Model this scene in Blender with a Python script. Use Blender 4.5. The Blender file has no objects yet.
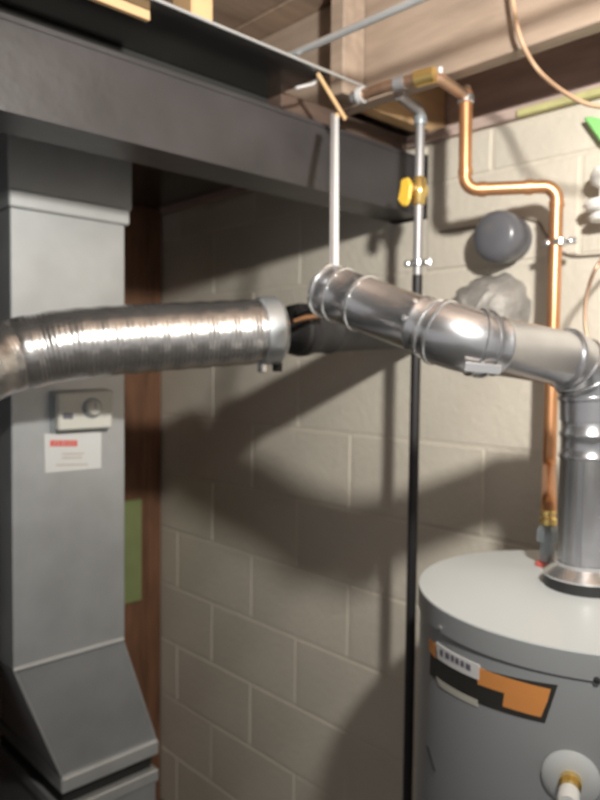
import bpy, bmesh, math, random
from mathutils import Vector, Matrix
random.seed(7)
S = bpy.context.scene
C = S.collection
EYE = 1.60                                   # camera height above the floor (m)

# ------------------------------------------------------------------ camera
FPX, YAW, PIT, ROL = 712.4, 0.81183, -0.047228, 0.011448
F = Vector((math.cos(YAW)*math.cos(PIT), math.sin(YAW)*math.cos(PIT), math.sin(PIT)))
R0 = Vector((math.sin(YAW), -math.cos(YAW), 0)); U0 = R0.cross(F)
R = R0*math.cos(ROL) + U0*math.sin(ROL); U = -R0*math.sin(ROL) + U0*math.cos(ROL)
cam = bpy.data.cameras.new('camera'); co = bpy.data.objects.new('camera', cam); C.objects.link(co)
cam.sensor_fit = 'VERTICAL'; cam.sensor_height = 24.0; cam.lens = 24.0*FPX/800
cam.clip_start = 0.02
co.matrix_world = Matrix(((R.x, U.x, -F.x, 0), (R.y, U.y, -F.y, 0), (R.z, U.z, -F.z, EYE), (0, 0, 0, 1)))
cam.dof.use_dof = True; cam.dof.focus_distance = 0.45; cam.dof.aperture_fstop = 6.2
S.camera = co

# ------------------------------------------------------------------ light
w = bpy.data.worlds.new('world'); S.world = w; w.use_nodes = True
w.node_tree.nodes['Background'].inputs[0].default_value = (1.0, 0.98, 0.97, 1)
w.node_tree.nodes['Background'].inputs[1].default_value = 0.41
LAMP = Vector((0.36, -0.07, EYE + 0.485))     # bare bulb under the joists, right of the camera
AIM = Vector((0.72, 0.69, 0.02)).normalized()  # reflector lamp clipped under the joists, turned to the wall
ld = bpy.data.lights.new('bulb_light', 'SPOT'); ld.energy = 104; ld.color = (1.0, 0.975, 0.90); ld.shadow_soft_size = 0.035
ld.spot_size = math.radians(150); ld.spot_blend = 1.0
lo = bpy.data.objects.new('bulb_light', ld); lo.location = LAMP; C.objects.link(lo)
lo.rotation_euler = AIM.to_track_quat('-Z', 'Y').to_euler()
S.view_settings.view_transform = 'Standard'; S.view_settings.look = 'None'
S.view_settings.exposure = 0.0; S.view_settings.gamma = 1.0; S.view_settings.use_curve_mapping = False

# ------------------------------------------------------------------ pixel -> point (camera-relative rays)
def ray(x, y): return F + R*((x-300)/FPX) - U*((y-400)/FPX)
def O(v): return Vector((v[0], v[1], v[2] + EYE))
def on_x(x, y, X0): v = ray(x, y); return O(v*(X0/v.x))
def on_y(x, y, Y0): v = ray(x, y); return O(v*(Y0/v.y))
def on_z(x, y, Z0): v = ray(x, y); return O(v*(Z0/v.z))
def at_d(x, y, d): return O(ray(x, y)*d)
def E3(x, y, z): return Vector((x, y, z + EYE))

# ------------------------------------------------------------------ materials
MATS = {}
def mat(name, col, rough=0.6, metal=0.0, var=0.12, scale=6.0, bump=0.0, bscale=40.0, stretch=(1, 1, 1), spec=0.5, col2=None):
    if name in MATS: return MATS[name]
    m = bpy.data.materials.new(name); m.use_nodes = True; nt = m.node_tree; b = nt.nodes['Principled BSDF']
    b.inputs['Roughness'].default_value = rough; b.inputs['Metallic'].default_value = metal
    b.inputs['Specular IOR Level'].default_value = spec
    tc = nt.nodes.new('ShaderNodeTexCoord'); mp = nt.nodes.new('ShaderNodeMapping'); mp.inputs['Scale'].default_value = stretch
    nt.links.new(tc.outputs['Object'], mp.inputs['Vector'])
    n = nt.nodes.new('ShaderNodeTexNoise'); n.inputs['Scale'].default_value = scale; n.inputs['Detail'].default_value = 5
    nt.links.new(mp.outputs[0], n.inputs['Vector'])
    r = nt.nodes.new('ShaderNodeValToRGB'); r.color_ramp.elements[0].position = 0.3; r.color_ramp.elements[1].position = 0.7
    c2 = col2 or tuple(min(1, c*(1+var)) for c in col); c1 = tuple(c*(1-var) for c in col) if not col2 else col
    r.color_ramp.elements[0].color = (*c1, 1); r.color_ramp.elements[1].color = (*c2, 1)
    nt.links.new(n.outputs['Fac'], r.inputs[0]); nt.links.new(r.outputs[0], b.inputs['Base Color'])
    if bump:
        n2 = nt.nodes.new('ShaderNodeTexNoise'); n2.inputs['Scale'].default_value = bscale; n2.inputs['Detail'].default_value = 4
        nt.links.new(mp.outputs[0], n2.inputs['Vector'])
        bp = nt.nodes.new('ShaderNodeBump'); bp.inputs['Strength'].default_value = bump; bp.inputs['Distance'].default_value = 0.01
        nt.links.new(n2.outputs['Fac'], bp.inputs['Height']); nt.links.new(bp.outputs[0], b.inputs['Normal'])
    MATS[name] = m; return m

M = dict(
 block=mat('painted_block', (0.64, 0.585, 0.50), 0.62, var=0.07, scale=3, bump=0.22, bscale=55),
 mortar=mat('painted_mortar', (0.645, 0.59, 0.505), 0.75, var=0.05, scale=9, bump=0.2, bscale=60),
 concrete=mat('concrete', (0.22, 0.21, 0.19), 0.85, var=0.2, scale=3, bump=0.2),
 beam=mat('beam_paint', (0.036, 0.033, 0.036), 0.42, 0.0, var=0.3, scale=7, bump=0.12, bscale=25, spec=0.75),
 joist=mat('joist_wood', (0.36, 0.275, 0.215), 0.6, var=0.2, scale=5, bump=0.15, bscale=30, stretch=(6, 1, 6)),
 rim=mat('rim_wood', (0.55, 0.42, 0.37), 0.65, var=0.2, scale=5, stretch=(6, 1, 6)),
 plank=mat('subfloor_wood', (0.42, 0.30, 0.22), 0.7, var=0.25, scale=5, bump=0.15, stretch=(1, 6, 6)),
 tan=mat('tan_wood', (0.62, 0.41, 0.22), 0.55, var=0.15, scale=6, stretch=(1, 5, 5)),
 brown=mat('brown_wood', (0.21, 0.10, 0.055), 0.55, var=0.3, scale=5, bump=0.1, stretch=(6, 6, 1)),
 green_board=mat('green_board', (0.27, 0.31, 0.13), 0.6, var=0.15),
 galv=mat('galvanised_sheet', (0.53, 0.54, 0.55), 0.40, 0.55, var=0.10, scale=9, bump=0.02, bscale=30),
 galv_low=mat('galvanised_edge', (0.60, 0.61, 0.61), 0.38, 0.5, var=0.08, scale=9),
 flue=mat('flue_metal', (0.53, 0.53, 0.55), 0.27, 0.92, var=0.10, scale=14, bump=0.06, bscale=18),
 bright=mat('bright_metal', (0.78, 0.78, 0.79), 0.24, 0.9, var=0.05),
 flex=mat('flex_aluminium', (0.52, 0.50, 0.49), 0.27, 0.9, var=0.10, scale=20, bump=0.10, bscale=60),
 old_shaded=mat('shaded_metal', (0.035, 0.033, 0.033), 0.6, 0.2, var=0.3, scale=15, bump=0.1),  # dark colour carries the shade below the flue run
 panel=mat('panel_metal', (0.20, 0.195, 0.19), 0.22, 0.9, var=0.15, scale=8, bump=0.05, bscale=14),
 plate=mat('dark_plate', (0.10, 0.065, 0.05), 0.7, var=0.3, stretch=(1, 6, 6)),
 cuff=mat('cuff_metal', (0.60, 0.63, 0.66), 0.35, 0.7, var=0.06),
 strap=mat('zinc_strap', (0.74, 0.75, 0.77), 0.38, 0.35, var=0.06),
 black_pipe=mat('black_iron', (0.022, 0.02, 0.022), 0.5, 0.2, var=0.3),
 grey_pipe=mat('grey_pipe', (0.34, 0.33, 0.34), 0.45, 0.5, var=0.15),
 copper=mat('copper', (0.66, 0.33, 0.165), 0.38, 0.8, var=0.15, scale=12, bump=0.03),
 tarn=mat('tarnished_copper', (0.46, 0.30, 0.21), 0.4, 0.8, var=0.25, scale=16),
 brass=mat('brass', (0.85, 0.62, 0.24), 0.28, 0.9, var=0.08),
 yellow=mat('yellow_plastic', (0.85, 0.52, 0.06), 0.45, var=0.06),
 grey_plastic=mat('grey_plastic', (0.12, 0.12, 0.135), 0.28, var=0.12),
 foil=mat('crinkled_foil', (0.33, 0.31, 0.29), 0.55, 0.25, var=0.2, scale=25, bump=0.6, bscale=45),
 tank=mat('tank_enamel', (0.30, 0.31, 0.32), 0.36, var=0.04, scale=3),
 tank_top=mat('tank_top_enamel', (0.54, 0.56, 0.565), 0.33, var=0.03, scale=3),
 ring=mat('black_ring', (0.025, 0.025, 0.025), 0.45),
 orange=mat('orange_print', (0.72, 0.29, 0.08), 0.5, var=0.04),
 black_print=mat('black_print', (0.03, 0.028, 0.025), 0.5),
 white=mat('white_print', (0.72, 0.71, 0.70), 0.5, var=0.03),
 cream=mat('cream_plastic', (0.68, 0.66, 0.60), 0.42, var=0.04),
 offwhite=mat('offwhite_print', (0.55, 0.53, 0.46), 0.5, var=0.05),
 grey_print=mat('grey_print', (0.16, 0.15, 0.19), 0.5),
 red_print=mat('red_print', (0.75, 0.16, 0.13), 0.5, var=0.1),
 faint_print=mat('faint_print', (0.60, 0.53, 0.47), 0.5, var=0.1),
 red=mat('red_plastic', (0.62, 0.12, 0.10), 0.45),
 grey_dark=mat('dielectric_grey', (0.30, 0.33, 0.35), 0.4, 0.4),
 white_plastic=mat('white_plastic', (0.86, 0.86, 0.84), 0.35, var=0.03),
 green=mat('green_plastic', (0.30, 0.74, 0.24), 0.4, var=0.1),
 cable=mat('tan_cable', (0.52, 0.34, 0.22), 0.5, var=0.1),
 wire=mat('grey_wire', (0.20, 0.16, 0.13), 0.5),
 furnace=mat('furnace_enamel', (0.018, 0.018, 0.017), 0.6, var=0.2),
 seal=mat('sill_foam', (0.50, 0.47, 0.22), 0.7, var=0.2, scale=20),
 porcelain=mat('porcelain', (0.75, 0.74, 0.70), 0.3),
 dark_slot=mat('slot_black', (0.02, 0.02, 0.018), 0.8),
)

# ------------------------------------------------------------------ mesh helpers
class MB:
    def __init__(s): s.v = []; s.f = []
    def quad(s, a, b, c, d):
        n = len(s.v); s.v += [tuple(a), tuple(b), tuple(c), tuple(d)]; s.f.append((n, n+1, n+2, n+3)); return s
    def box(s, x0, x1, y0, y1, z0, z1):
        n = len(s.v)
        s.v += [(x, y, z) for z in (z0, z1) for y in (y0, y1) for x in (x0, x1)]
        s.f += [tuple(n+i for i in q) for q in ((0, 2, 3, 1), (4, 5, 7, 6), (0, 1, 5, 4), (2, 6, 7, 3), (0, 4, 6, 2), (1, 3, 7, 5))]
        return s
    def prism(s, pts, off):
        n = len(s.v); k = len(pts); off = Vector(off)
        s.v += [tuple(p) for p in pts] + [tuple(Vector(p)+off) for p in pts]
        s.f += [tuple(range(n+k-1, n-1, -1)), tuple(range(n+k, n+2*k))] + [(n+i, n+(i+1) % k, n+k+(i+1) % k, n+k+i) for i in range(k)]
        return s
    def tube(s, pts, rad, seg=24, cap=True, hollow=0.0):
        pts = [Vector(p) for p in pts]; rs = rad if isinstance(rad, (list, tuple)) else [rad]*len(pts)
        T = []
        for i in range(len(pts)):
            a = pts[max(i-1, 0)]; b = pts[min(i+1, len(pts)-1)]; T.append((b-a).normalized())
        up = Vector((0, 0, 1)) if abs(T[0].z) < 0.9 else Vector((1, 0, 0))
        nrm = (up - T[0]*up.dot(T[0])).normalized(); n0 = len(s.v)
        for i, pt in enumerate(pts):
            if i: nrm = (nrm - T[i]*nrm.dot(T[i])).normalized()
            bn = T[i].cross(nrm)
            for k in range(seg):
                a = 2*math.pi*k/seg; s.v.append(tuple(pt + (nrm*math.cos(a) + bn*math.sin(a))*rs[i]))
        for i in range(len(pts)-1):
            for k in range(seg):
                k2 = (k+1) % seg; s.f.append((n0+i*seg+k, n0+i*seg+k2, n0+(i+1)*seg+k2, n0+(i+1)*seg+k))
        if cap:
            s.f.append(tuple(n0+seg-1-k for k in range(seg))); m = n0+(len(pts)-1)*seg; s.f.append(tuple(m+k for k in range(seg)))
        return s
    def lathe(s, base, axis, prof, seg=32, caps=True):
        base = Vector(base); ax = Vector(axis).normalized()
        return s.tube_profile(base, ax, prof, seg, caps)
    def tube_profile(s, base, ax, prof, seg, caps):
        up = Vector((0, 0, 1)) if abs(ax.z) < 0.9 else Vector((1, 0, 0))
        nrm = (up-ax*up.dot(ax)).normalized(); bn = ax.cross(nrm); n0 = len(s.v)
        for r, h in prof:
            for k in range(seg):
                a = 2*math.pi*k/seg; s.v.append(tuple(base + ax*h + (nrm*math.cos(a)+bn*math.sin(a))*r))
        for i in range(len(prof)-1):
            for k in range(seg):
                k2 = (k+1) % seg; s.f.append((n0+i*seg+k, n0+i*seg+k2, n0+(i+1)*seg+k2, n0+(i+1)*seg+k))
        if caps:
            s.f.append(tuple(n0+seg-1-k for k in range(seg))); m = n0+(len(prof)-1)*seg; s.f.append(tuple(m+k for k in range(seg)))
        return s
    def mesh(s, name, m, smooth=True, bevel=0.0):
        me = bpy.data.meshes.new(name); me.from_pydata(s.v, [], s.f); me.update()
        bm = bmesh.new(); bm.from_mesh(me)
        bmesh.ops.recalc_face_normals(bm, faces=bm.faces)
        if bevel: bmesh.ops.bevel(bm, geom=bm.edges[:], offset=bevel, segments=1, affect='EDGES')
        bm.to_mesh(me); bm.free()
        me.materials.append(m)
        if smooth:
            for p in me.polygons: p.use_smooth = True
            me.set_sharp_from_angle(angle=math.radians(38))
        return me
    def build(s, name, m, parent=None, smooth=True, bevel=0.0):
        o = bpy.data.objects.new(name, s.mesh(name, m, smooth, bevel)); C.objects.link(o)
        if parent:
            o.parent = parent; o.matrix_parent_inverse = Matrix.Translation(-parent_loc(parent))
        return o
def parent_loc(p):
    return PLOC.get(p.name, Vector((0, 0, 0)))      # meshes are built in world coordinates
PLOC = {}
def tag(o, label, cat, group=None):
    o['label'] = label; o['category'] = cat
    if group: o['group'] = group
    return o
def struct(o, label, cat=None):
    o['kind'] = 'structure'; o['label'] = label
    if cat: o['category'] = cat
    return o
def thing(name, loc, label, cat, group=None):
    o = bpy.data.objects.new(name, None); C.objects.link(o); o.location = loc; o.empty_display_size = 0.05
    PLOC[o.name] = Vector(loc); return tag(o, label, cat, group)
def arc_path(p0, corner, p1, rad, n=8):
    """straight p0 -> corner -> p1 with the corner rounded"""
    p0, corner, p1 = Vector(p0), Vector(corner), Vector(p1)
    a = (p0-corner).normalized(); b = (p1-corner).normalized(); ang = a.angle(b)
    t = rad/math.tan(ang/2); s = corner+a*t; e = corner+b*t
    cen = corner + (a+b).normalized()*(rad/math.sin(ang/2)); out = []
    va, vb = s-cen, e-cen; th = va.angle(vb)
    for i in range(n+1):
        f = i/n; out.append(cen + va*(math.sin((1-f)*th)/math.sin(th)) + vb*(math.sin(f*th)/math.sin(th)))
    return out
def path(pts, rad, n=8):
    pts = [Vector(p) for p in pts]; out = [pts[0]]
    for i in range(1, len(pts)-1): out += arc_path(out[-1], pts[i], pts[i+1], rad, n)
    return out+[pts[-1]]

# ================================================================== the setting
W = 1.398                                        # block wall face
fl = struct(MB().box(-2.6, 1.60, -2.2, 2.45, -0.12, 0.0).build('floor', M['concrete'], smooth=False), 'grey concrete basement floor', 'floor')

Z0, CH, BL = -0.787, 0.2032, 0.4064
wall = struct(MB().box(W+0.0026, W+0.20, -2.2, 2.45, 0, EYE+0.355).box(W+0.0026, W+0.20, -2.2, 1.043, EYE+0.355, EYE+0.53).box(W+0.0026, W+0.20, 1.157, 2.45, EYE+0.355, EYE+0.53).box(W+0.0026, W+0.20, 1.043, 1.157, EYE+0.507, EYE+0.53)
              .build('wall_right', M['mortar'], smooth=False), 'cream painted concrete block wall with flush mortar joints', 'wall')
BLOCKS = {}
def block(y0, y1, z0, z1):
    j = 0.0045; a, b, c, d = y0+j, y1-j, z0+j, z1-j
    if b-a < 0.02: return
    k = (round(b-a, 3), round(d-c, 3))
    if k not in BLOCKS: BLOCKS[k] = MB().box(-0.03, 0, -(b-a)/2, (b-a)/2, -(d-c)/2, (d-c)/2).mesh('block', M['block'], False, 0.0018)
    o = bpy.data.objects.new('block', BLOCKS[k]); C.objects.link(o); o.parent = wall
    o.location = (W + 0.030 + random.uniform(-0.0012, 0.0012), (a+b)/2, (c+d)/2)
rows = [(Z0+CH*i, Z0+CH*(i+1), i) for i in range(-4, 6)] + [(Z0+CH*6, 0.53, 6)]
for z0, z1, i in rows:
    ph = 2.0873 - (0.0 if i % 2 == 0 else BL/2)          # i=-2 is the course between the two lowest joints in view
    y = ph - BL*11
    while y < 2.45:
        a, b = max(y, -2.2), min(y+BL, 2.45)
        if b > a:
            if z1 > 0.37 and a < 1.157 and b > 1.043:    # pocket for the steel beam
                if a < 1.043: block(a, 1.043, z0+EYE, z1+EYE)
                if b > 1.157: block(1.157, b, z0+EYE, z1+EYE)
                if z0 < 0.3: block(max(a, 1.043), min(b, 1.157), z0+EYE, 0.355+EYE)
                else: block(max(a, 1.043), min(b, 1.157), EYE+0.505, z1+EYE)
            else: block(a, b, z0+EYE, z1+EYE)
        y += BL
# back wall of dark boards
bw = struct(MB().box(-2.6, 1.40, 2.40, 2.45, 0, EYE+0.812).build('wall_back', M['brown'], smooth=False), 'dark brown wooden board partition behind the duct', 'wall')
bme = MB().box(-0.068, 0.068, -0.02, 0, 0.02, EYE+0.52).mesh('board', M['brown'], False, 0.003)
x = 1.32
while x > -2.5:
    o = bpy.data.objects.new('board', bme); C.objects.link(o); o.parent = bw; o.location = (x, 2.405, 0); x -= 0.142

# ceiling: subfloor planks over joists that rest on the steel beam
cl = struct(MB().box(-2.6, 1.6, -2.2, 2.45, EYE+0.815, EYE+0.84).build('ceiling', M['plank'], smooth=False), 'underside of the wooden floor above with joists', 'ceiling')
pm = MB().box(-0.068, 0.068, -2.3, 2.3, -0.02, 0).mesh('subfloor_plank', M['plank'], False, 0.002)
x = -2.5
while x < 1.5:
    o = bpy.data.objects.new('subfloor_plank', pm); C.objects.link(o); o.parent = cl; o.location = (x, 0.1, EYE+0.816); x += 0.14
JX = [1.145] + [1.145 - 0.406*k for k in range(2, 9)]      # one joist left out over the panel
jm = MB().box(0, 0.038, -2.2, 2.44, 0, 0.238).mesh('joist', M['joist'], False, 0.002)
for x in JX:
    o = bpy.data.objects.new('joist', jm); C.objects.link(o); o.parent = cl; o.location = (x, 0, EYE+0.5565)
for k in range(1, len(JX)-1):                     # blocking over the beam
    b = MB().box(JX[k+1]+0.040, JX[k]-0.002, 1.035, 1.073, EYE+0.559, EYE+0.793).build('blocking', M['joist'], smooth=False, bevel=0.002); b.parent = cl
b = MB().box(1.078, 1.143, 1.02, 1.058, EYE+0.559, EYE+0.793).build('blocking', M['joist'], smooth=False, bevel=0.002); b.parent = cl
b = MB().box(1.185, 1.455, 1.035, 1.073, EYE+0.559, EYE+0.793).build('blocking', M['tan'], smooth=False, bevel=0.002); b.parent = cl
tr = struct(MB().box(1.385, 1.53, -2.2, 2.44, EYE+0.532, EYE+0.556).build('trim_1', M['rim'], smooth=False, bevel=0.002), 'wooden sill plate along the top of the block wall', 'sill plate')
tr2 = struct(MB().box(1.46, 1.498, -2.2, 2.44, EYE+0.557, EYE+0.795).build('trim_2', M['rim'], smooth=False, bevel=0.002), 'wooden rim joist standing on the sill plate', 'rim joist')
b = MB().box(1.376, 1.395, -0.8, 0.80, EYE+0.5305, EYE+0.545).build('sill_seal', M['seal'], smooth=False, bevel=0.002); b.parent = tr

# ================================================================== steel beam
BY, BZ0, BZ1 = 1.05, 0.3615, 0.500
beam = thing('steel_beam', E3(0.0, BY+0.05, BZ0), 'dark grey painted steel beam crossing under the floor joists', 'beam')
X0b, X1b = -2.5, W+0.13
def bprof(pts): return [Vector((X0b, y, z+EYE)) for y, z in pts]
MB().prism(bprof([(BY, BZ0), (BY+.1, BZ0), (BY+.1, BZ0+.007), (BY+.02, BZ0+.014), (BY, BZ0+.009)]), (X1b-X0b, 0, 0)).build('bottom_flange', M['beam'], beam, False)
MB().box(X0b, X1b, BY+.005, BY+.014, EYE+BZ0+.010, EYE+BZ1-.008).build('web', M['beam'], beam, False)
MB().prism(bprof([(BY+.003, BZ1), (BY+.1, BZ1), (BY+.1, BZ1-.007), (BY+.02, BZ1-.010), (BY+.003, BZ1-.008)]), (X1b-X0b, 0, 0)).build('top_flange', M['beam'], beam, False)

# sheet metal trough strip clipped under the top flange, with its turned-down end tab
pan = thing('sheet_metal_panel', E3(0.5, 0.965, 0.555), 'shiny sheet metal panel under the joists above the steel beam, with an added rear section darkening the ceiling', 'sheet metal')
xa, xb = -1.2, 1.045
MB().prism([E3(x, y, 0.5495) for x, y in ((xa, 0.958), (xb-.07, 0.958), (xb-.07, 1.165), (1.375, 1.165), (1.375, 2.383), (0.83, 2.383), (0.83, 1.38), (xa, 1.38))], (0, 0, 0.0017)).build('sheet', M['panel'], pan, False)  # section behind the beam is added to keep the ceiling there dark
MB().tube([E3(xa, 0.956, 0.5515), E3(xb+0.03, 0.956, 0.5515)], 0.0028, 8).build('rolled_edge', M['galv'], pan)
p0 = on_y(318, 73, 0.962); p1 = on_y(346, 119, 0.962)
dv = (p1-p0).normalized(); nv = Vector((dv.z, 0, -dv.x))
MB().prism([p0-nv*.004, p1-nv*.004, p1+nv*.004, p0+nv*.004], (0, 0.003, 0)).build('end_tab', M['tan'], pan, False)
p2 = on_y(322, 74, 0.975); p3 = on_y(313, 84, 0.985); p4 = on_y(296, 88, 0.99)
MB().tube([p2, p3, p4], 0.003, 8).build('hook', M['strap'], pan)
# black board added to keep light out of the gap; timber plate beside it
tag(MB().box(X0b, 0.975, 1.132, 1.149, EYE+0.5008, EYE+0.5488).build('light_block_board', M['dark_slot'], smooth=False, bevel=0.001), 'added black board blocking light through the gap above the steel beam', 'board')
tag(MB().box(0.978, 1.385, 1.095, 1.145, EYE+0.5008, EYE+0.5555).build('packing_plate', M['plate'], smooth=False, bevel=0.002), 'dark brown wooden packing plate on the beam end beside the wall', 'plate')
we = on_y(149, 14, 0.992)
tag(MB().box(-1.2, we.x, 0.988, 0.998, EYE+0.5345, EYE+0.5492).build('wood_strip', M['tan'], smooth=False, bevel=0.001), 'pale wooden strip fixed under the sheet metal panel above the beam', 'wood strip')
tb = on_y(203, 2, 1.0)
tag(MB().box(tb.x-.022, tb.x+.022, 1.0, 1.06, EYE+0.5515, EYE+0.70).build('wood_block', M['tan'], smooth=False, bevel=0.003), 'pale wooden block standing on the sheet metal panel above the beam', 'wood block')

# grey conduit under the joists
tag(MB().tube([E3(0.90, -0.6, 0.563), E3(0.898, 0.62, 0.563), E3(0.89, 1.0, 0.563)], 0.0065, 14).build('conduit', M['galv']), 'grey metal conduit strapped under the joists before the steel beam', 'conduit')

# ================================================================== corner: post and green board
wp = thing('wooden_post', (1.365, 2.215, 0), 'brown wooden post with side boards in the corner against the block wall', 'post')
MB().box(1.335, 1.394, 2.19, 2.24, 0, EYE+0.5488).build('post', M['brown'], wp, False, 0.004)
for k in range(2): MB().box(1.205-.128*k, 1.333-.128*k, 2.19, 2.21, 0, EYE+0.5488).build('side_board', M['brown'], wp, False, 0.002)
tag(MB().box(1.12, 1.305, 2.174, 2.1898, EYE-0.83, EYE-0.47).build('green_board', M['green_board'], smooth=False, bevel=0.002), 'olive green board fixed beside the brown corner post', 'board')

# ================================================================== return duct
DY = 1.40; dx0, dx1 = 0.549, 0.797
duct = thing('air_duct', E3(0.67, 1.6, -1.6), 'galvanised rectangular air duct with a flared boot beside the block wall', 'duct')
dzf, dzt = -0.612, 0.305
MB().box(dx0, dx1, DY, DY+0.42, EYE+dzf, EYE+dzt).build('duct_body', M['galv'], duct, False, 0.002)
MB().box(dx0-.004, dx1+.016, DY-.004, DY+.424, EYE+dzt+.03, EYE+0.80).build('duct_top', M['galv'], duct, False, 0.002)
MB().box(dx0-.006, dx1+.006, DY-.012, DY+.426, EYE+dzt-.004, EYE+dzt+.030).build('drive_cleat', M['galv_low'], duct, False, 0.003)
by, bz, bx0, bx1 = 1.445, -0.900, 0.670, 0.906
hx = MB(); tp = [(dx0, DY), (dx1-.006, DY), (dx1-.006, DY+.42), (dx0, DY+.42)]; bt = [(bx0, by), (bx1, by), (bx1, DY+.42), (bx0, DY+.42)]
hx.v = [(x, y, EYE+dzf) for x, y in tp]+[(x, y, EYE+bz) for x, y in bt]
hx.f = [(0, 1, 2, 3), (7, 6, 5, 4)]+[(i, (i+1) % 4, 4+(i+1) % 4, 4+i) for i in range(4)]
hx.build('boot', M['galv'], duct, False)
MB().tube([E3(dx0-.002, DY-.001, dzf), E3(dx1-.004, DY-.001, dzf)], 0.005, 10).build('fold_seam', M['galv_low'], duct)
for a, b in ((dx0, bx0), (dx1-.006, bx1)):
    MB().tube([E3(a, DY, dzf), E3(b, by, bz)], 0.0025, 8).build('side_seam', M['galv_low'], duct)
MB().box(bx0-.004, bx1+.004, by-.008, DY+.424, EYE+bz-.034, EYE+bz).build('boot_flange', M['galv_low'], duct, False, 0.003)
MB().box(bx0+.006, bx1-.006, by+.012, DY+.41, EYE+bz-.070, EYE+bz-.034).build('filter_slot', M['dark_slot'], duct, False)
MB().box(bx0-.004, bx1+.004, by-.008, DY+.424, EYE+bz-.10, EYE+bz-.070).build('boot_flange', M['galv_low'], duct, False, 0.003)
MB().box(bx0, bx1, by, DY+.42, 0.0, EYE+bz-.10).build('boot_base', M['galv'], duct, False, 0.002)
# sticker on the duct
def plate(q, Y, t, name, m, parent, bevel=0.0):
    return MB().prism([on_y(x, y, Y) for x, y in q], (0, -t, 0)).build(name, m, parent, False, bevel)
st = plate([(44, 434), (101, 432), (101, 468), (45, 473)], DY-.0006, 0.001, 'sticker', M['white'], duct)
st['label'] = 'white sticker with a red heading'
xs = 50
for wd in (5.0, 3.4, 4.2, 3.2, 4.0, 3.6, 4.4):                       # blurred, unreadable red heading
    plate([(xs, 440.3), (xs+wd-.5, 440.0), (xs+wd-.5, 446.0), (xs, 446.8)], DY-.0018, 0.0005, 'red_mark', M['red_print'], st); xs += wd
for yy, xq, x2 in ((453, 62, 84), (457, 62, 82), (464, 56, 88)):
    plate([(xq, yy), (x2, yy-.5), (x2, yy+1.4), (xq, yy+1.9)], DY-.0018, 0.0005, 'faint_line', M['faint_print'], st)
# humidistat
c0 = on_y(80, 410, DY)
hum = thing('humidistat', c0, 'cream humidistat with a round dial mounted on the air duct', 'control')
plate([(50, 391), (106, 389), (106, 431), (50, 433)], DY-.0008, 0.006, 'back_plate', M['grey_dark'], hum, 0.001)
plate([(54, 393), (109, 390), (107, 427), (54, 430)], DY-.007, 0.022, 'cover', M['cream'], hum, 0.003)
kc = on_y(92, 408, DY-.029)
MB().lathe(kc, (0, -1, 0), [(.0215, 0), (.0215, .002)], 28).build('dial_ring', M['grey_dark'], hum)
kb = MB().lathe(kc+Vector((0, -.002, 0)), (0, -1, 0), [(.0155, 0), (.0150, .010), (.0125, .013), (.004, .0135)], 28).build('dial', M['cream'], hum)
MB().box(kc.x-.0015, kc.x+.0015, kc.y-.0165, kc.y-.015, kc.z, kc.z+.012).build('pointer', M['grey_dark'], kb, False)
plate([(63, 413), (73, 413), (73, 419), (63, 419)], DY-.0292, 0.0005, 'print_mark', M['grey_print'], hum)

# dark furnace cabinet left of the duct
fu = thing('furnace', E3(0.2, 1.7, -1.6), 'black furnace cabinet standing behind the hose beside the galvanised air duct', 'furnace')
MB().box(-0.10, 0.535, 1.46, 2.05, 0.0, 1.35).build('cabinet', M['furnace'], fu, False, 0.006)
MB().box(-0.06, 0.49, 1.445, 1.46, 0.12, 0.66).build('lower_door', M['furnace'], fu, False, 0.003)
MB().box(-0.06, 0.49, 1.445, 1.46, 0.70, 1.28).build('upper_door', M['furnace'], fu, False, 0.003)
MB().box(-0.08, 0.515, 1.48, 2.03, 1.35, EYE+0.54).build('plenum', M['furnace'], fu, False, 0.004)

# ================================================================== water heater
HC = Vector((1.05, 0.475, 0)); HR = 0.245; HZ = EYE-0.338
heater = thing('water_heater', HC, 'grey cylindrical gas water heater with orange label below its top', 'water heater')
MB().lathe(HC, (0, 0, 1), [(HR-.01, 0.02), (HR, 0.03), (HR, HZ-.012)], 96).build('tank', M['tank'], heater)
MB().lathe(HC, (0, 0, 1), [(HR+.0002, HZ-.034), (HR+.0030, HZ-.033), (HR+.0032, HZ-.0015)], 96, False).build('top_rim', M['tank'], heater)
MB().lathe(HC, (0, 0, 1), [(HR+.0032, HZ-.0015), (HR+.0025, HZ+.0005), (HR*.7, HZ+.0065), (HR*.35, HZ+.010), (.004, HZ+.011)], 96).build('top_cover', M['tank_top'], heater)
MB().lathe(HC, (0, 0, 1), [(HR-.02, 0.0), (HR-.02, 0.02)], 48).build('base_ring', M['ring'], heater)
ZT = HZ+.0105
MB().lathe(HC+Vector((0, 0, ZT-.002)), (0, 0, 1), [(.060, 0), (.058, .018), (.05, .020)], 48).build('flue_base', M['ring'], heater)
MB().lathe(HC+Vector((0, 0, ZT+.016)), (0, 0, 1), [(.060, 0), (.061, .003), (.052, .010), (.043, .016), (.043, .022)], 48).build('flue_flange', M['bright'], heater)
def on_cyl(x, y, rr=HR):
    v = ray(x, y); a = v.x*v.x+v.y*v.y; b = -2*(v.x*HC.x+v.y*HC.y); c = HC.x**2+HC.y**2-rr*rr
    D = b*b-4*a*c
    t = (-b-math.sqrt(max(D, 0)))/(2*a); P = O(v*t)
    return math.atan2(P.y-HC.y, P.x-HC.x) % (2*math.pi), P.z
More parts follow.
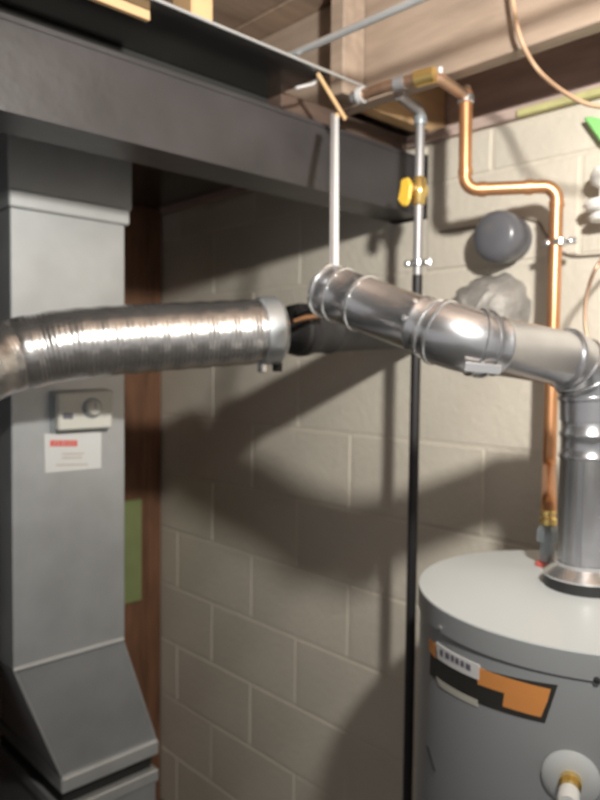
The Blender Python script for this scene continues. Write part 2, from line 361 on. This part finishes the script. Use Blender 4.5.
def cpatch(q, off, name, m, parent, n=12):
    """curved label on the tank: q = four pixel corners TL TR BR BL"""
    A = [on_cyl(*c) for c in q]; mb = MB()
    def pt(u, v, o):
        a = (A[0][0]*(1-u)+A[1][0]*u)*(1-v)+(A[3][0]*(1-u)+A[2][0]*u)*v
        z = (A[0][1]*(1-u)+A[1][1]*u)*(1-v)+(A[3][1]*(1-u)+A[2][1]*u)*v
        return (HC.x+(HR+o)*math.cos(a), HC.y+(HR+o)*math.sin(a), z)
    for i in range(n):
        u, u2 = i/n, (i+1)/n
        mb.quad(pt(u, 0, off), pt(u2, 0, off), pt(u2, 1, off), pt(u, 1, off))
    mb.quad(pt(0, 0, 0), pt(0, 0, off), pt(0, 1, off), pt(0, 1, 0)); mb.quad(pt(1, 0, 0), pt(1, 0, off), pt(1, 1, off), pt(1, 1, 0))
    for v in (0, 1):
        for i in range(n): mb.quad(pt(i/n, v, 0), pt((i+1)/n, v, 0), pt((i+1)/n, v, off), pt(i/n, v, off))
    o = mb.build(name, m, parent, True); return o
lab = cpatch([(431, 645), (558, 685), (545, 723), (430, 674)], 0.0006, 'label', M['black_print'], heater, 20)
lab['label'] = 'black and orange label with a white name plate'
cpatch([(478, 667), (551, 689), (547, 703), (478, 684)], 0.0010, 'orange_field', M['orange'], lab)
cpatch([(505, 690), (548, 700), (541, 717), (503, 706)], 0.0011, 'orange_field', M['orange'], lab)
cpatch([(429.5, 638), (436, 645), (436, 658), (429.5, 650)], 0.0010, 'orange_field', M['orange'], lab, 3)
wl = cpatch([(437, 642), (480, 665), (479.5, 680), (438, 658)], 0.0015, 'name_plate', M['white'], lab)
for a, b in ((.10, .17), (.22, .31), (.35, .42), (.45, .53), (.57, .65), (.69, .80)):     # letters too blurred to read
    lx0, lx1 = 437+43*a, 437+43*b; f0 = 642+23*a; f1 = 642+23*b
    cpatch([(lx0, f0+4.5), (lx1, f1+4.5), (lx1, f1+10.5), (lx0, f0+10.5)], 0.0020, 'letter_mark', M['grey_print'], wl, 2)
cpatch([(436, 676), (478, 700), (478, 707), (440, 686)], 0.0008, 'white_strip', M['offwhite'], heater)
# side port with brass nipple
a, zz = on_cyl(571, 778); nd = Vector((math.cos(a), math.sin(a), 0)); pp = Vector((HC.x+HR*nd.x, HC.y+HR*nd.y, zz))
po = MB().lathe(pp-nd*.004, nd, [(.034, 0), (.034, .006), (.028, .010), (.016, .012)], 40).build('side_port', M['tank_top'], heater)
po2 = MB().lathe(pp+nd*.006, nd, [(.013, 0), (.013, .012), (.010, .012), (.010, .03)], 20).build('brass_nipple', M['brass'], po)
MB().lathe(pp+nd*.034, nd, [(.012, 0), (.0125, .02), (.010, .024)], 20).build('white_cap', M['white_plastic'], po)
for q in ((440, 628), (597, 680)):
    a, zz = on_cyl(*q, HR+.0035); nd = Vector((math.cos(a), math.sin(a), 0)); c = Vector((HC.x+(HR+.003)*nd.x, HC.y+(HR+.003)*nd.y, zz))
    MB().lathe(c, nd, [(.004, 0), (.004, .002), (.002, .003)], 12).build('screw', M['bright'] if q[0] < 500 else M['ring'], heater)
a1 = on_cyl(427, 752)[0]; a2 = on_cyl(434, 772)[0]
cpatch([(426.5, 745), (428.5, 747), (436, 772), (434, 770)], 0.001, 'panel_edge', M['ring'], heater, 3)

# ================================================================== flue pipe
FR = 0.0405
fz = ZT+.0385
flue = thing('flue_pipe', HC+Vector((0, 0, fz)), 'shiny galvanised flue pipe with elbows rising from the water heater', 'flue pipe')
def beads(p0, p1, rad, at, n=40, crimp=()):
    """straight pipe with raised beads at given distances"""
    p0, p1 = Vector(p0), Vector(p1); L = (p1-p0).length; d = (p1-p0).normalized()
    prof = [(rad, 0)]
    for b in sorted(at): prof += [(rad, b-.005), (rad+.0022, b-.002), (rad+.0022, b+.002), (rad, b+.005)]
    prof.append((rad, L)); return MB().lathe(p0, d, prof, n)
vt = Vector((HC.x, HC.y, EYE-0.075))
v0 = HC+Vector((0, 0, fz))
vp = beads(v0, vt, FR, [vt.z-v0.z-.022, vt.z-v0.z-.055]).build('vertical_pipe', M['flue'], flue)
MB().box(HC.x-FR-.0015, HC.x-FR+.001, HC.y-.012, HC.y-.004, v0.z, vt.z-.06).build('lock_seam', M['flue'], vp, False)
corner1 = Vector((HC.x-.004, HC.y+.002, EYE+0.010))
Bn = at_d(326, 290, 1.125); mid = at_d(461, 340, 0.975)
def elbow(pts, rad, lips, name):
    """bent sheet elbow: smooth sections with raised lips between them"""
    o = MB().tube(pts, rad, 40).build(name, M['flue'], flue)
    for k in lips:
        k = min(k, len(pts)-2); t = (pts[k+1]-pts[k]).normalized()
        MB().tube([pts[k]-t*.0035, pts[k]-t*.002, pts[k]+t*.002, pts[k]+t*.0035], [rad, rad+.0028, rad+.0028, rad], 40).build('lip', M['flue'], o)
    return o
g = [vt]+arc_path(vt, corner1, mid, 0.060, 18)
elbow(g, FR+.002, (1, 7, 13, 18), 'elbow')
el2 = arc_path(g[-1], mid, Bn, 0.062, 16)
L1 = (el2[0]-g[-1]).length
beads(g[-1], el2[0], FR, [L1*.86]).build('short_pipe', M['flue'], flue)
elbow(el2, FR+.0045, (0, 3, 15), 'elbow')
LR = (Bn-el2[-1]).length
rp = beads(el2[-1], Bn, FR, [.03, LR-.075, LR-.03]).build('pipe_run', M['flue'], flue)
rd = (Bn-el2[-1]).normalized()
for dd in (.012, LR-.075, LR-.03, LR-.003):
    MB().tube([el2[-1]+rd*(dd-.0035), el2[-1]+rd*(dd-.002), el2[-1]+rd*(dd+.002), el2[-1]+rd*(dd+.0035)], [FR+.0005, FR+.0032, FR+.0032, FR+.0005], 40).build('bead', M['bright'], rp)
side = Vector((-1, 0, 0)); side = (side-rd*side.dot(rd)).normalized(); dn = rd.cross(side)
for dd in (.035, LR-.075, LR-.03):
    for sgn in (0.2, 0.9):
        nn = (side*math.cos(sgn)+dn*math.sin(sgn)).normalized()
        MB().lathe(el2[-1]+rd*dd+nn*FR, nn, [(.0045, 0), (.0045, .003), (.002, .004)], 10).build('screw', M['bright'], flue)
q0 = el2[1]; nn = Vector((-.3, -.2, -.93)).normalized()
tb = at_d(480, 371, 0.950)
MB().prism([tb+Vector(v) for v in ((.022, -.016, -.004), (-.016, .016, .000), (-.016, .014, .012), (.022, -.018, .008))], (-.004, -.004, 0)).build('damper_tab', M['bright'], flue, False, .001)

# connector from the flex hose through the wall
cx0 = at_d(268, 331, 1.40)+Vector((.052, -.016, .004)); cx1 = Vector((W-.001, 1.055, EYE+0.100))
cv = thing('vent_connector', cx0, 'metal vent pipe with shade painted into its colour, from the flex hose into the block wall', 'vent pipe')
Lc = (cx1-cx0).length
beads(cx0, cx1, .050, [.035, .10]).build('pipe', M['old_shaded'], cv)
MB().lathe(cx0+Vector((.012, 0, 0)), (cx1-cx0), [(.0525, 0), (.0535, .004), (.0535, .016), (.0525, .02)], 32).build('clamp_band', M['black_pipe'], cv)
t0 = at_d(294, 321, 1.375); t1 = at_d(318, 316, 1.36)
MB().tube([t0, t0.lerp(t1, .5)+Vector((0, 0, .002)), t1], [.004, .0055, .004], 10).build('copper_tube', M['copper'], cv)
MB().tube([at_d(298, 312, 1.40), at_d(312, 308, 1.38), at_d(324, 314, 1.36)], .007, 10).build('rubber_tab', M['black_pipe'], cv)
# foil-wrapped collar on the wall
fc = MB(); base = Vector((W, 0.862, EYE+0.112)); n = 40; prof = [(.098, 0), (.092, .02), (.082, .045), (.066, .065), (.05, .075), (.02, .08), (.002, .081)]
for i, (r, h) in enumerate(prof):
    for k in range(n):
        a = 2*math.pi*k/n; rr = r*(1+random.uniform(-.05, .05)+.05*math.sin(3*a+1))
        fc.v.append((base.x-h+random.uniform(-.004, .004)*(i > 0), base.y+rr*math.cos(a), base.z+rr*math.sin(a)))
for i in range(len(prof)-1):
    for k in range(n): fc.f.append((i*n+k, i*n+(k+1) % n, (i+1)*n+(k+1) % n, (i+1)*n+k))
tag(fc.build('foil_cover', M['foil']), 'crinkled foil dome on the block wall behind the flue elbow', 'foil cover')

# ================================================================== flex hose
P = [E3(-1.1, 0.95, -0.34), E3(-0.55, 1.02, -0.27), E3(-0.10, 1.10, -0.17), E3(0.22, 1.16, -0.075), at_d(-5, 361, 1.20), at_d(30, 352, 1.235), at_d(75, 344, 1.265), at_d(150, 338, 1.32), at_d(215, 334, 1.365), at_d(268, 331, 1.40)]
def catmull(P, n):
    out = []
    for i in range(len(P)-1):
        a = P[max(i-1, 0)]; b = P[i]; c = P[i+1]; d = P[min(i+2, len(P)-1)]
        for k in range(n):
            t = k/n; out.append(0.5*((2*b)+(c-a)*t+(2*a-5*b+4*c-d)*t*t+(3*b-a-3*c+d)*t**3))
    return out+[P[-1]]
pl = catmull(P, 70)
flexh = thing('flex_hose', P[-1], 'ribbed aluminium flexible hose crossing before the air duct', 'hose')
acc = 0; rs = [.063]
for i in range(1, len(pl)):
    acc += (pl[i]-pl[i-1]).length; rs.append(.063+0.0002*math.sin(acc*2*math.pi/0.0085)+.0007*math.sin(acc*2*math.pi/.044))
MB().tube(pl, rs, 40).build('hose', M['flex'], flexh)
ed = (P[-1]-P[-2]).normalized(); e0 = P[-1]-ed*.018
MB().lathe(e0, ed, [(.0642, 0), (.067, .002), (.067, .031), (.0654, .036), (.058, .040), (.053, .046)], 40).build('end_cuff', M['cuff'], flexh)
cb = e0+ed*.004+Vector((0, 0, -.071))
def bxat(c, a, b, d): return MB().box(c.x-a, c.x+a, c.y-b, c.y+b*.5, c.z-d, c.z+d)
bxat(cb, .006, .012, .009).build('clamp_screw', M['bright'], flexh, False, .002)
bxat(cb+ed*.032, .007, .012, .010).build('clamp_block', M['black_pipe'], flexh, False, .002)

# hanging strap for the flue
s0 = on_y(336, 116, 0.945); s1 = on_y(335.5, 268, 0.885); s1.z = s1.z
sx = s0.x
hg = thing('hanger_strap', s0, 'bright zinc hanger strap dropping past the beam to the flue end', 'strap')
foot = Bn - rd*.030 + Vector((0, 0, FR+.004)); foot = at_d(335.5, 265.5, (foot-Vector((0, 0, EYE))).dot(F))
ax = (foot-s0).normalized(); sd = Vector((0.725, -0.688, 0)); sd = (sd-ax*sd.dot(ax)).normalized(); th = ax.cross(sd)*.0018
def leg(a, b): return [s0-ax*.006+sd*a, s0-ax*.006+sd*b, foot+sd*b, foot+sd*a]
MB().prism(leg(-.003, .0050), th).build('face_leg', M['strap'], hg, False)
MB().prism(leg(-.0095, -.0032), th).build('side_leg', M['grey_pipe'], hg, False)
MB().lathe((sx+.001, .9445, s0.z), (0, -1, 0), [(.005, 0), (.005, .003), (.002, .004)], 10).build('screw', M['tan'], hg)

# ================================================================== pipes on the wall
GX = 1.20
gy = lambda x, y: on_x(x, y, GX)
gp = thing('gas_pipe', gy(410, 800), 'vertical iron gas pipe with a yellow-handled valve before the block wall', 'gas pipe')
gyy = on_x(415, 400, GX).y; zj = gy(418, 275).z
MB().tube([(GX, gyy, 0.0), (GX, gyy, zj)], 0.0105, 18).build('lower_pipe', M['black_pipe'], gp)
zt = gy(421, 117).z
MB().tube([(GX, gyy, zj), (GX, gyy, zt)], 0.0095, 18).build('upper_pipe', M['grey_pipe'], gp)
el = path([(GX, gyy, zt-.005), (GX, gyy, zt+.012), (1.095, gyy-.025, zt+.012)], .014, 6)
MB().tube(el, .0105, 16).build('branch_pipe', M['grey_pipe'], gp)
MB().lathe((GX, gyy, zt-.016), (0, 0, 1), [(.0125, 0), (.0135, .003), (.0135, .016), (.012, .02)], 18).build('coupling', M['grey_dark'], gp)
vz = gy(418, 192).z
vb = MB().lathe((GX, gyy, vz-.028), (0, 0, 1), [(.011, 0), (.014, .004), (.014, .014), (.019, .022), (.019, .036), (.014, .044), (.014, .054), (.011, .058)], 20).build('valve_body', M['brass'], gp)
MB().lathe((GX-.016, gyy-.004, vz+.002), (-1, -.2, 0), [(.008, 0), (.008, .012), (.004, .014)], 14).build('valve_stem', M['brass'], vb)
hx = GX-.028
MB().prism([(hx, gyy+.017, vz-.032), (hx, gyy+.028, vz-.018), (hx, gyy+.022, vz+.004), (hx, gyy+.020, vz+.022), (hx, gyy+.002, vz+.024), (hx, gyy-.008, vz+.008), (hx, gyy-.004, vz-.022), (hx, gyy+.004, vz-.034)], (-.009, 0, 0)).build('valve_handle', M['yellow'], vb, False, .003)
def clip(name, px, X, label, wallside=True):
    c = on_x(px[0], px[1], X); t = thing(name, c, label, 'pipe clamp')
    MB().lathe(c-Vector((0, 0, .006)), (0, 0, 1), [(.0135, 0), (.0150, .001), (.0150, .011), (.0135, .012)], 20).build('ring', M['bright'], t)
    for s in (-1, 1):
        e = c+Vector((-.004*s, .021*s, 0))
        MB().box(e.x-.004, e.x+.004, e.y-.010, e.y+.010, e.z-.006, e.z+.006).build('ear', M['bright'], t, False, .001)
        MB().lathe(e+Vector((-.004, 0, 0)), (-1, -.5, .3), [(.006, 0), (.006, .004), (.003, .006)], 12).build('bolt', M['bright'], t)
clip('pipe_clamp', (418, 263), GX, 'zinc two-bolt pipe clamp on the gas pipe above the flue')

CX = 1.30
cp = thing('copper_pipe', on_x(557, 300, CX), 'copper water pipe stepping down the wall to the heater', 'water pipe')
riserX = 1.205
u0 = on_x(466, 92, riserX); u1 = on_x(465, 190, riserX); u2 = on_x(557, 186, CX)
low = on_x(553, 468, CX); tgt = HC+Vector((0.024, 0.0975, 0))
tgt = Vector((1.075, 0.560, 0)); v = on_z(547, 566, -0.33); tgt = Vector((v.x, v.y, 0))
jog = Vector((tgt.x, tgt.y, low.z-.02))
c2 = path([(u0.x, u0.y, u0.z), (u1.x, u1.y, u1.z), (u2.x, u2.y, u2.z), (u2.x, u2.y, low.z), (jog.x, jog.y, jog.z-.01), (tgt.x, tgt.y, ZT+.085)], .026, 8)
MB().tube(c2, .0128, 18).build('pipe', M['copper'], cp)
for a, b in ((u1+(u2-u1)*.20, u1+(u2-u1)*.24), (u1+(u2-u1)*.70, u1+(u2-u1)*.74)): MB().tube([a-(u2-u1).normalized()*.008, b], .0146, 16).build('coupling', M['copper'], cp)
MB().tube([(u1.x, u1.y, u1.z+.030), (u1.x, u1.y, u1.z+.040)], .0145, 16).build('coupling', M['copper'], cp)
MB().tube([(u2.x, u2.y, u2.z-.040), (u2.x, u2.y, u2.z-.030)], .0145, 16).build('coupling', M['copper'], cp)
MB().lathe((u0.x, u0.y, u0.z-.022), (0, 0, 1), [(.0135, 0), (.016, .002), (.016, .014), (.0135, .016)], 18).build('solder_collar', M['bright'], cp)
# run under the joists
h = [u0+Vector((0, 0, -.004)), on_z(462, 88, .53), on_z(440, 79, .53), on_z(425, 77, .53), on_z(385, 87, .53), on_z(362, 95, .53), on_z(352, 96, .53)]
h[0] = Vector((u0.x, u0.y, u0.z)); h[1] = Vector((u0.x-.004, u0.y-.004, h[1].z)) if False else h[1]
pts = path([u0, Vector((u0.x, u0.y, EYE+.530)), h[2], h[3], h[4], h[5]], .012, 5)
MB().tube(pts, .0108, 16).build('ceiling_run', M['tarn'], cp)
tj = h[3]; dj = (h[4]-h[3]).normalized()
MB().tube([tj-dj*.02, tj+dj*.018], .0145, 18).build('brass_tee', M['brass'], cp)
MB().tube([tj+dj*.040, tj+dj*.062], .013, 16).build('solder_coupling', M['grey_pipe'], cp)
MB().tube([h[2], h[2]+Vector((0, 0, .02))], .005, 10).build('bleeder', M['strap'], cp)
MB().tube([h[5]-dj*.004, h[5]+dj*.008], .0155, 16).build('end_ring', M['strap'], cp)
MB().tube([h[5]+dj*.008, h[5]+dj*.022], .012, 16).build('end_plug', M['bright'], cp)
b0 = tgt+Vector((0, 0, ZT))
MB().lathe(b0+Vector((0, 0, .066)), (0, 0, 1), [(.011, 0), (.014, .003), (.014, .012), (.0115, .015), (.0115, .019), (.013, .021), (.013, .026), (.0105, .028)], 16).build('brass_adapter', M['brass'], cp)
MB().lathe(b0+Vector((0, 0, .020)), (0, 0, 1), [(.0125, 0), (.0125, .018), (.0185, .020), (.0185, .038), (.016, .042), (.0135, .047)], 8).build('dielectric_union', M['grey_dark'], cp)
MB().lathe(b0+Vector((0, 0, .0058)), (0, 0, 1), [(.0115, 0), (.0115, .0145)], 16).build('nipple', M['grey_pipe'], cp)
rr = MB().lathe(b0+Vector((0, 0, -.002)), (0, 0, 1), [(.019, 0), (.0195, .004), (.015, .007)], 20).build('port_ring', M['red'], heater); rr['label'] = 'red plastic ring around the hot water port'
clip('pipe_clamp', (560, 242), CX, 'zinc two-bolt pipe clamp on the copper pipe beside the pipe cap')

# capped plastic pipe stub in the wall
cc = on_x(499, 237, W-.055)
ps = thing('capped_pipe_stub', Vector((W, cc.y, cc.z)), 'dark grey round plastic pipe cap sticking out of the block wall', 'pipe cap')
MB().lathe((W, cc.y, cc.z), (-1, 0, 0), [(.047, 0), (.047, .03)], 40).build('pipe_stub', M['grey_plastic'], ps)
MB().lathe((W-.026, cc.y, cc.z), (-1, 0, 0), [(.052, 0), (.0535, .003), (.0535, .040), (.050, .050), (.040, .057), (.022, .061), (.003, .062)], 40).build('cap', M['grey_plastic'], ps)
# thin wires
tag(MB().tube(catmull([on_x(510, -30, 1.118), on_x(514, 8, 1.118), on_x(522, 42, 1.118), on_x(540, 72, 1.157), on_x(572, 97, 1.11), on_x(606, 107, 1.10), on_x(680, 104, 1.10)], 10), .0037, 10).build('tan_cable', M['cable']), 'thin tan cable drooping from the joists over the wall top', 'cable')
tag(MB().tube(catmull([on_x(650, 225, W-.006), on_x(625, 242, 1.28), on_x(600, 262, 1.2), on_x(588, 290, 1.2), on_x(585, 320, 1.2), on_x(590, 343, 1.2), on_x(604, 355, 1.2), on_x(630, 352, 1.28), on_x(660, 345, W-.006)], 10), .0032, 10).build('looped_cable', M['tarn']), 'thin brown cable looping beside the copper pipe near the flue elbow', 'cable')
tag(MB().tube(catmull([on_x(440, 232, W-.004), on_x(480, 226, W-.004), on_x(515, 219, W-.004), on_x(537, 222, W-.004), on_x(547, 236, W-.004), on_x(570, 255, W-.004), on_x(640, 254, W-.004), on_x(900, 262, W-.004)], 10), .0026, 8).build('wall_wire', M['wire']), 'thin grey wire running along the block wall behind the pipe cap', 'wire')

# green clip and white ribbed fitting at the wall
gc = on_x(600, 130, W-.02)
tag(MB().prism([on_x(582, 117, W-.03), on_x(590, 116, W-.03), on_x(640, 128, W-.03), on_x(640, 150, W-.03), on_x(600, 142, W-.03)], (.029, 0, 0)).build('green_clip', M['green'], smooth=False, bevel=.004), 'bright green plastic clip on the block wall under the sill', 'clip')
wc = on_x(607, 190, W-.042)
wf = thing('white_fitting', wc, 'white ribbed plastic fitting on the block wall below the green clip', 'fitting')
for z0, prof in ((-.060, [(.012, 0), (.028, .003), (.032, .010), (.026, .017), (.013, .020)]), (-.040, [(.013, 0), (.036, .003), (.0415, .012), (.036, .021), (.014, .026)]), (-.014, [(.014, 0), (.014, .018), (.026, .026), (.032, .040), (.026, .054), (.010, .060)])):
    MB().lathe(wc+Vector((0, 0, z0)), (0, 0, 1), prof, 28).build('rib', M['white_plastic'], wf)

# reflector lamp clipped under the joists (holds the bulb, just outside the frame)
lh = thing('reflector_lamp', LAMP, 'bell-shaped metal reflector lamp clipped under the joists', 'lamp')
MB().lathe(LAMP-AIM*.075, AIM, [(.022, 0), (.030, .012), (.055, .035), (.075, .062)], 36, False).build('reflector', M['bright'], lh)
MB().lathe(LAMP-AIM*.125, AIM, [(.016, 0), (.020, .005), (.022, .052)], 24).build('socket', M['ring'], lh)
MB().tube([LAMP-AIM*.11, LAMP-AIM*.11+Vector((.02, 0, .04)), (0.352, LAMP.y-AIM.y*.11, EYE+.5565)], .006, 10).build('clip_arm', M['strap'], lh)
